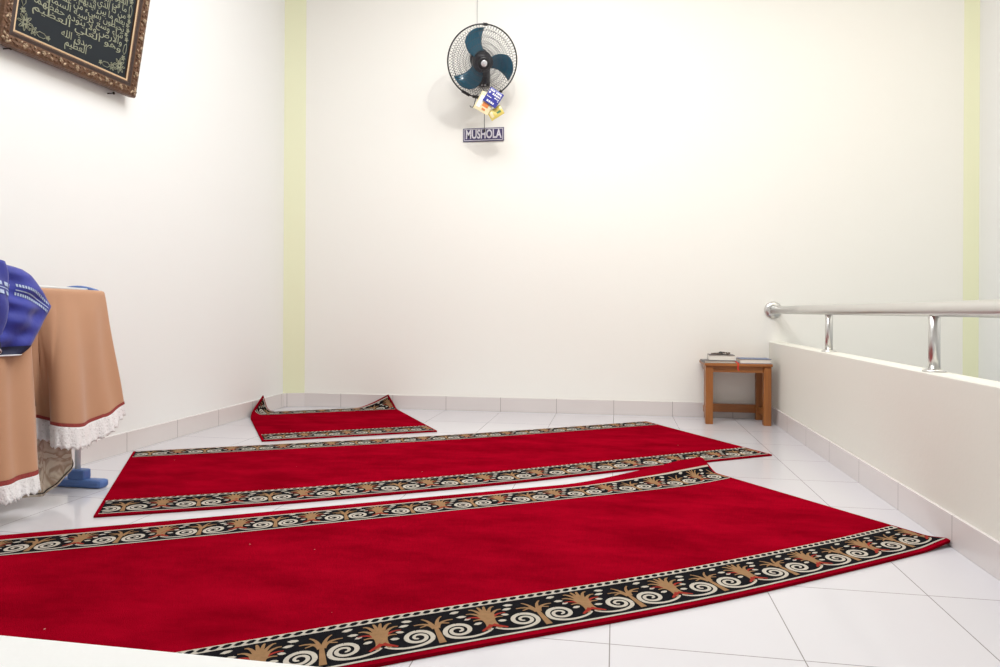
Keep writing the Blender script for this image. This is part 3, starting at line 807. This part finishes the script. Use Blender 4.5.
def hang(name, label, top, hem, tt, nfold, amp, seed, ns=96, scallop=True, drop=.42, barx=-2.05):
    root, S = cloth_thing(name, label, 'garment', top, hem, tt, nfold, amp, seed=seed)
    b = MB(); b.grid(lambda a, c: S(a, c*tt(a)), ns, 36)
    # over the bar and down the back
    def back(a, c):
        p = Vector(top(a)); q = S(a, 0)
        ang = PI*min(1, c*3); dx = -.016*(1-math.cos(ang)); dz = .010*math.sin(ang)
        dn = max(0, c*3-1)/2*drop
        return q+Vector((dx-.02*dn, 0, dz-dn))+Vector((.008*math.sin(nfold*6*a)*dn*2, 0, 0))
    b.grid(back, ns, 14, flip=True)
    b.build('fabric', M['brown'], root, smooth=True, solid=.0016)
    b = MB(); b.grid(lambda a, c: S(a, tt(a)+(c-.85)*.022, .0022), ns, 1); tr = b.build('hem_trim', M['trim'], root, smooth=True); tr['label'] = 'narrow dark red braid above the lace'
    def lace(a, c):
        k = .03*abs(math.sin(a*PI*26)) if scallop else 0
        t = lerp(tt(a), 1-k*.5, c)
        return S(a, t, .0010+.004*math.sin(a*PI*34)*c)
    b = MB(); b.grid(lace, ns*3, 8); lc = b.build('lace_hem', M['lace'], root, smooth=True, solid=.0012); lc['label'] = 'white eyelet lace hem'
    return root

# garment at the far end of the rack
topF = smooth_poly([(-2.044, .575, RKZ+.008), (-2.040, .64, RKZ+.008), (-2.040, .60, RKZ+.009), (-2.036, .68, RKZ+.009), (-2.036, .80, RKZ+.008), (-2.036, .90, RKZ+.008), (-2.040, .952, RKZ+.006)])
hemF = smooth_poly([(-2.10, .585, .265), (-2.06, .735, .215), (-2.00, .655, .215), (-1.955, .66, .208), (-1.945, .745, .198), (-1.955, .865, .218), (-1.975, .985, .285)])
hang('prayer_skirt', 'brown garment with lace hem hanging at the far end of the rack', topF, hemF, lambda s: lerp(.84, .86, s) if s < .8 else lerp(.86, .90, (s-.8)/.2), 4, .016, 2)
# garment at the near end, longer and lower
topN = smooth_poly([(-2.036, .12, RKZ+.010), (-2.036, .30, RKZ+.010), (-2.036, .45, RKZ+.010), (-2.036, .592, RKZ+.010)])
hemN = smooth_poly([(-1.95, .10, .075), (-1.935, .25, .080), (-1.945, .395, .080), (-1.95, .475, .083), (-1.965, .568, .090)])
hang('prayer_robe', 'longer brown garment with lace hem hanging below the blue garment', topN, hemN, lambda s: .905, 4, .022, 9)

# cream patterned cloth hanging on the inner bar
def pattern_mat():
    m = mat('cream_cloth_brown_print', (.62, .55, .45, 1), .75); nt = m.node_tree; b = nt.nodes['Principled BSDF']; tc = nt.nodes['Texture Coordinate']
    n = nt.nodes.new('ShaderNodeTexNoise'); n.inputs['Scale'].default_value = 14; n.inputs['Detail'].default_value = 2; n.inputs['Distortion'].default_value = 1.5
    nt.links.new(tc.outputs['Object'], n.inputs['Vector'])
    r = nt.nodes.new('ShaderNodeValToRGB'); cr = r.color_ramp; cr.interpolation = 'EASE'
    cr.elements[0].color = (.07, .045, .035, 1); cr.elements[0].position = 0
    cr.elements[1].color = (.62, .55, .45, 1); cr.elements[1].position = .36
    e = cr.elements.new(.57); e.color = (.36, .26, .19, 1); e = cr.elements.new(.60); e.color = (.58, .52, .43, 1)
    nt.links.new(n.outputs['Fac'], r.inputs[0]); nt.links.new(r.outputs[0], b.inputs['Base Color']); return m
M['print'] = pattern_mat()
M['print_edge'] = mat('dark_cloth_edge', (.05, .04, .035, 1), .8)
cl = thing('patterned_cloth', 'cream cloth with dark brown print hanging inside the rack behind the brown garments', 'garment', (-2.12, .75, RKZ))
topP = smooth_poly([(-2.122, .52, RKZ+.008), (-2.122, .70, RKZ+.008), (-2.122, .86, RKZ+.008)])
hemP = smooth_poly([(-2.10, .52, .06), (-2.085, .66, .035), (-2.08, .74, .035), (-2.085, .82, .095), (-2.10, .875, .20)])
def SP(s, t):
    p = Vector(topP(s)).lerp(Vector(hemP(s)), t); p.x += .012*t*math.sin(17*s+2)+.006*math.sin(31*s+3*t); return p
b = MB(); b.grid(SP, 60, 30)
b.grid(lambda a, c: Vector(topP(a))+Vector((-.016*(1-math.cos(PI*min(1, c*3)))/1, 0, .009*math.sin(PI*min(1, c*3))-max(0, c*3-1)*.2)), 60, 12, flip=True)
b.build('fabric', M['print'], cl, smooth=True, solid=.0016)
b = MB(); b.tube([SP(k/40, .985)+Vector((.003, 0, 0)) for k in range(41)], .0022, 6); b.build('piping', M['print_edge'], cl, smooth=True)

# blue garment folded over the near end
def blue_mat():
    m = mat('royal_blue_fabric', (.018, .028, .29, 1), .65, sheen=.2, bump=.25, bscale=22, noise=.3, nscale=14); return m
M['blue'] = blue_mat()
M['navy'] = mat('navy_piping_band', (.008, .012, .05, 1), .7)
M['bl_white'] = mat('pale_blue_print', (.42, .52, .76, 1), .7, noise=.5, nscale=140)
M['edge_white'] = mat('white_edge_cord', (.75, .75, .78, 1), .7)
bl = thing('blue_garment', 'royal blue garment with white printed bands folded over the near end of the rack', 'garment', (-2.04, .40, RKZ))
Rz = polyline([(.566, .500), (.585, .530), (.615, .556), (.65, .580), (.69, .608), (.728, .632), (.76, .606), (.80, .580), (.835, .552), (.853, .522), (.866, .47)])
ZT = [(.566, .500), (.585, .530), (.615, .556), (.65, .580), (.69, .608), (.728, .632), (.76, .606), (.80, .580), (.835, .552), (.853, .522), (.866, .47)]
def right_limit(z):
    for (a, ya), (c, yc) in zip(ZT, ZT[1:]):
        if z <= c: return (lerp(ya, yc, (z-a)/(c-a)) if z >= a else ya)+.028
    return ZT[-1][1]+.028
def BS(a, c, side=1, off=0):
    """a: from the near end to the right edge; c: from the lower edge to the fold on the bar"""
    z = lerp(.566, .866, c)
    y = lerp(.10, right_limit(z), a)
    w = .055*(1-max(0, (c-.55)/.45)**2.2)**.5*(1-max(0, (a-.80)/.20)**3)**.5+.004
    crease = .010*math.sin(9*c+14*a)+.007*math.sin(23*a-6*c)+.005*math.sin(31*c+11*a+1)
    x = -2.035+side*(w+(crease if side > 0 else .3*crease)*min(1, 6*(1-a))*min(1, .3+3*(1-c)))+off
    if z < RKZ+.02 and side < 0: x = min(x, -2.072)
    return Vector((x, y, z+.006*math.sin(15*a)*(c)))
b = MB(); b.grid(lambda a, c: BS(a, c, 1), 60, 44); b.grid(lambda a, c: BS(a, c, -1), 60, 44, flip=True)
b.build('body', M['blue'], bl, smooth=True, solid=.002)
def yz(y, z):
    c = (z-.566)/.3; lim = right_limit(z); return ((y-.10)/(lim-.10), c)
def band(y0, z0_, y1, z1_, hw, m, name, n=40, off=.003, dash=False):
    b = MB(); b.fixn = False
    for k in range(n):
        if dash and k % 3 == 2: continue
        q = []
        for t, s in ((k/n, -1), ((k+1)/n, -1), ((k+1)/n, 1), (k/n, 1)):
            y = lerp(y0, y1, t); z = lerp(z0_, z1_, t)+.010*math.sin(PI*t)+s*hw
            a, c = yz(y, z); q.append(BS(min(a, .995), min(max(c, 0), 1), 1, off))
        b.poly(q)
    return b.build(name, m, bl)
band(.485, .806, .622, .735, .0045, M['bl_white'], 'printed_band', 46, dash=True)
band(.482, .790, .618, .721, .0018, M['bl_white'], 'printed_band', 46)
band(.480, .777, .614, .709, .0050, M['bl_white'], 'printed_band', 46, dash=True)
# navy edging and its white cord along the lower edge
b = MB(); b.fixn = False; b.grid(lambda a, c: BS(a*.995, c*.10, 1, .003), 50, 4); b.build('edging', M['navy'], bl, smooth=True)
b = MB(); b.tube([BS(k/50*.995, 0, 1, .003) for k in range(51)], .0026, 6); b.build('edge_cord', M['edge_white'], bl, smooth=True)
# the nearer fold: a sleeve with a dark cuff opening
def SL(t, k):
    z = lerp(.872, .605, t); a = 2*PI*k
    y = .335+.118*math.cos(a)*(.80+.20*math.sin(PI*min(1, t*1.15+.12)))
    x = -1.985+.034*math.sin(a)*(.6+.5*math.sin(PI*min(1, t*1.05)))+.006*math.sin(11*t+3*a)
    if t > .97: pass
    return Vector((x, y, z+.012*math.sin(a)-.03*math.cos(a)*t))
b = MB(); I = b.grid(SL, 30, 28); b.face([I[0][j] for j in range(28)])
sl = b.build('sleeve', M['blue'], bl, smooth=True, solid=.002)
b = MB(); b.grid(lambda t, k: SL(.86+.14*t, k)+Vector((.003*math.sin(2*PI*k), .003*math.cos(2*PI*k), 0)), 4, 28); b.build('cuff', M['navy'], sl, smooth=True, solid=.002)
b = MB(); b.tube([SL(1, k/32)+Vector((.002, 0, 0)) for k in range(32)], .0026, 6, closed=True); b.build('cuff_cord', M['edge_white'], sl, smooth=True)
def sband(t0, t1, dash=True):
    b = MB(); b.fixn = False
    for k in range(40):
        if dash and k % 3 == 2: continue
        q = [SL(t, a)+Vector((.0035*math.sin(2*PI*a), .0035*math.cos(2*PI*a), 0)) for t, a in ((t0, k/40), (t0, (k+1)/40), (t1, (k+1)/40), (t1, k/40))]
        b.poly(q)
    b.build('printed_band', M['bl_white'], sl)
sband(.24, .285); sband(.31, .32, False); sband(.345, .39)

# ------------------------------------------------------------------ light
L = bpy.data.lights.new('ceiling_lamp', 'POINT'); L.energy = 32; L.shadow_soft_size = .035; L.color = (1, .96, .90)
lo = bpy.data.objects.new('ceiling_lamp', L); lo.location = (-.36, 1.62, 2.86); COL.objects.link(lo)
L = bpy.data.lights.new('ceiling_fill_light', 'AREA'); L.energy = 84; L.shape = 'RECTANGLE'; L.size = 2.2; L.size_y = 1.4; L.color = (.96, .98, 1)  # added broad fill that evens out the walls, not a fitting of the room
lo = bpy.data.objects.new('ceiling_fill_light', L); lo.location = (-.35, .9, CEIL-.03); COL.objects.link(lo)
L = bpy.data.lights.new('stair_lamp', 'AREA'); L.energy = 24; L.shape = 'RECTANGLE'; L.size = .9; L.size_y = 1.6; L.color = (1, .93, .74)
lo = bpy.data.objects.new('stair_lamp', L); lo.location = (1.75, 1.2, CEIL-.03); COL.objects.link(lo)
wd = bpy.data.worlds.new('World'); scene.world = wd; wd.use_nodes = True
wd.node_tree.nodes['Background'].inputs[0].default_value = (.9, .95, 1, 1); wd.node_tree.nodes['Background'].inputs[1].default_value = .4

# ------------------------------------------------------------------ camera
F, CYP, YAW, ROLL = 676.5, 310.6, -.1692, .0048
cam = bpy.data.cameras.new('camera'); cam.sensor_width = 36; cam.lens = F/1000*36; cam.shift_y = -(333.5-CYP)/1000; cam.clip_start = .02
co = bpy.data.objects.new('camera', cam); COL.objects.link(co)
fw = Vector((math.sin(YAW), math.cos(YAW), 0)); rt = Vector((math.cos(YAW), -math.sin(YAW), 0)); up = Vector((0, 0, 1))
r2 = rt*math.cos(ROLL)+up*math.sin(ROLL); u2 = up*math.cos(ROLL)-rt*math.sin(ROLL)
co.matrix_world = Matrix(((r2.x, u2.x, -fw.x, .0093), (r2.y, u2.y, -fw.y, -1.4898), (r2.z, u2.z, -fw.z, .7234), (0, 0, 0, 1)))
scene.camera = co
vs = scene.view_settings; vs.view_transform = 'Standard'; vs.look = 'None'; vs.exposure = .05; vs.gamma = 1; vs.use_curve_mapping = False
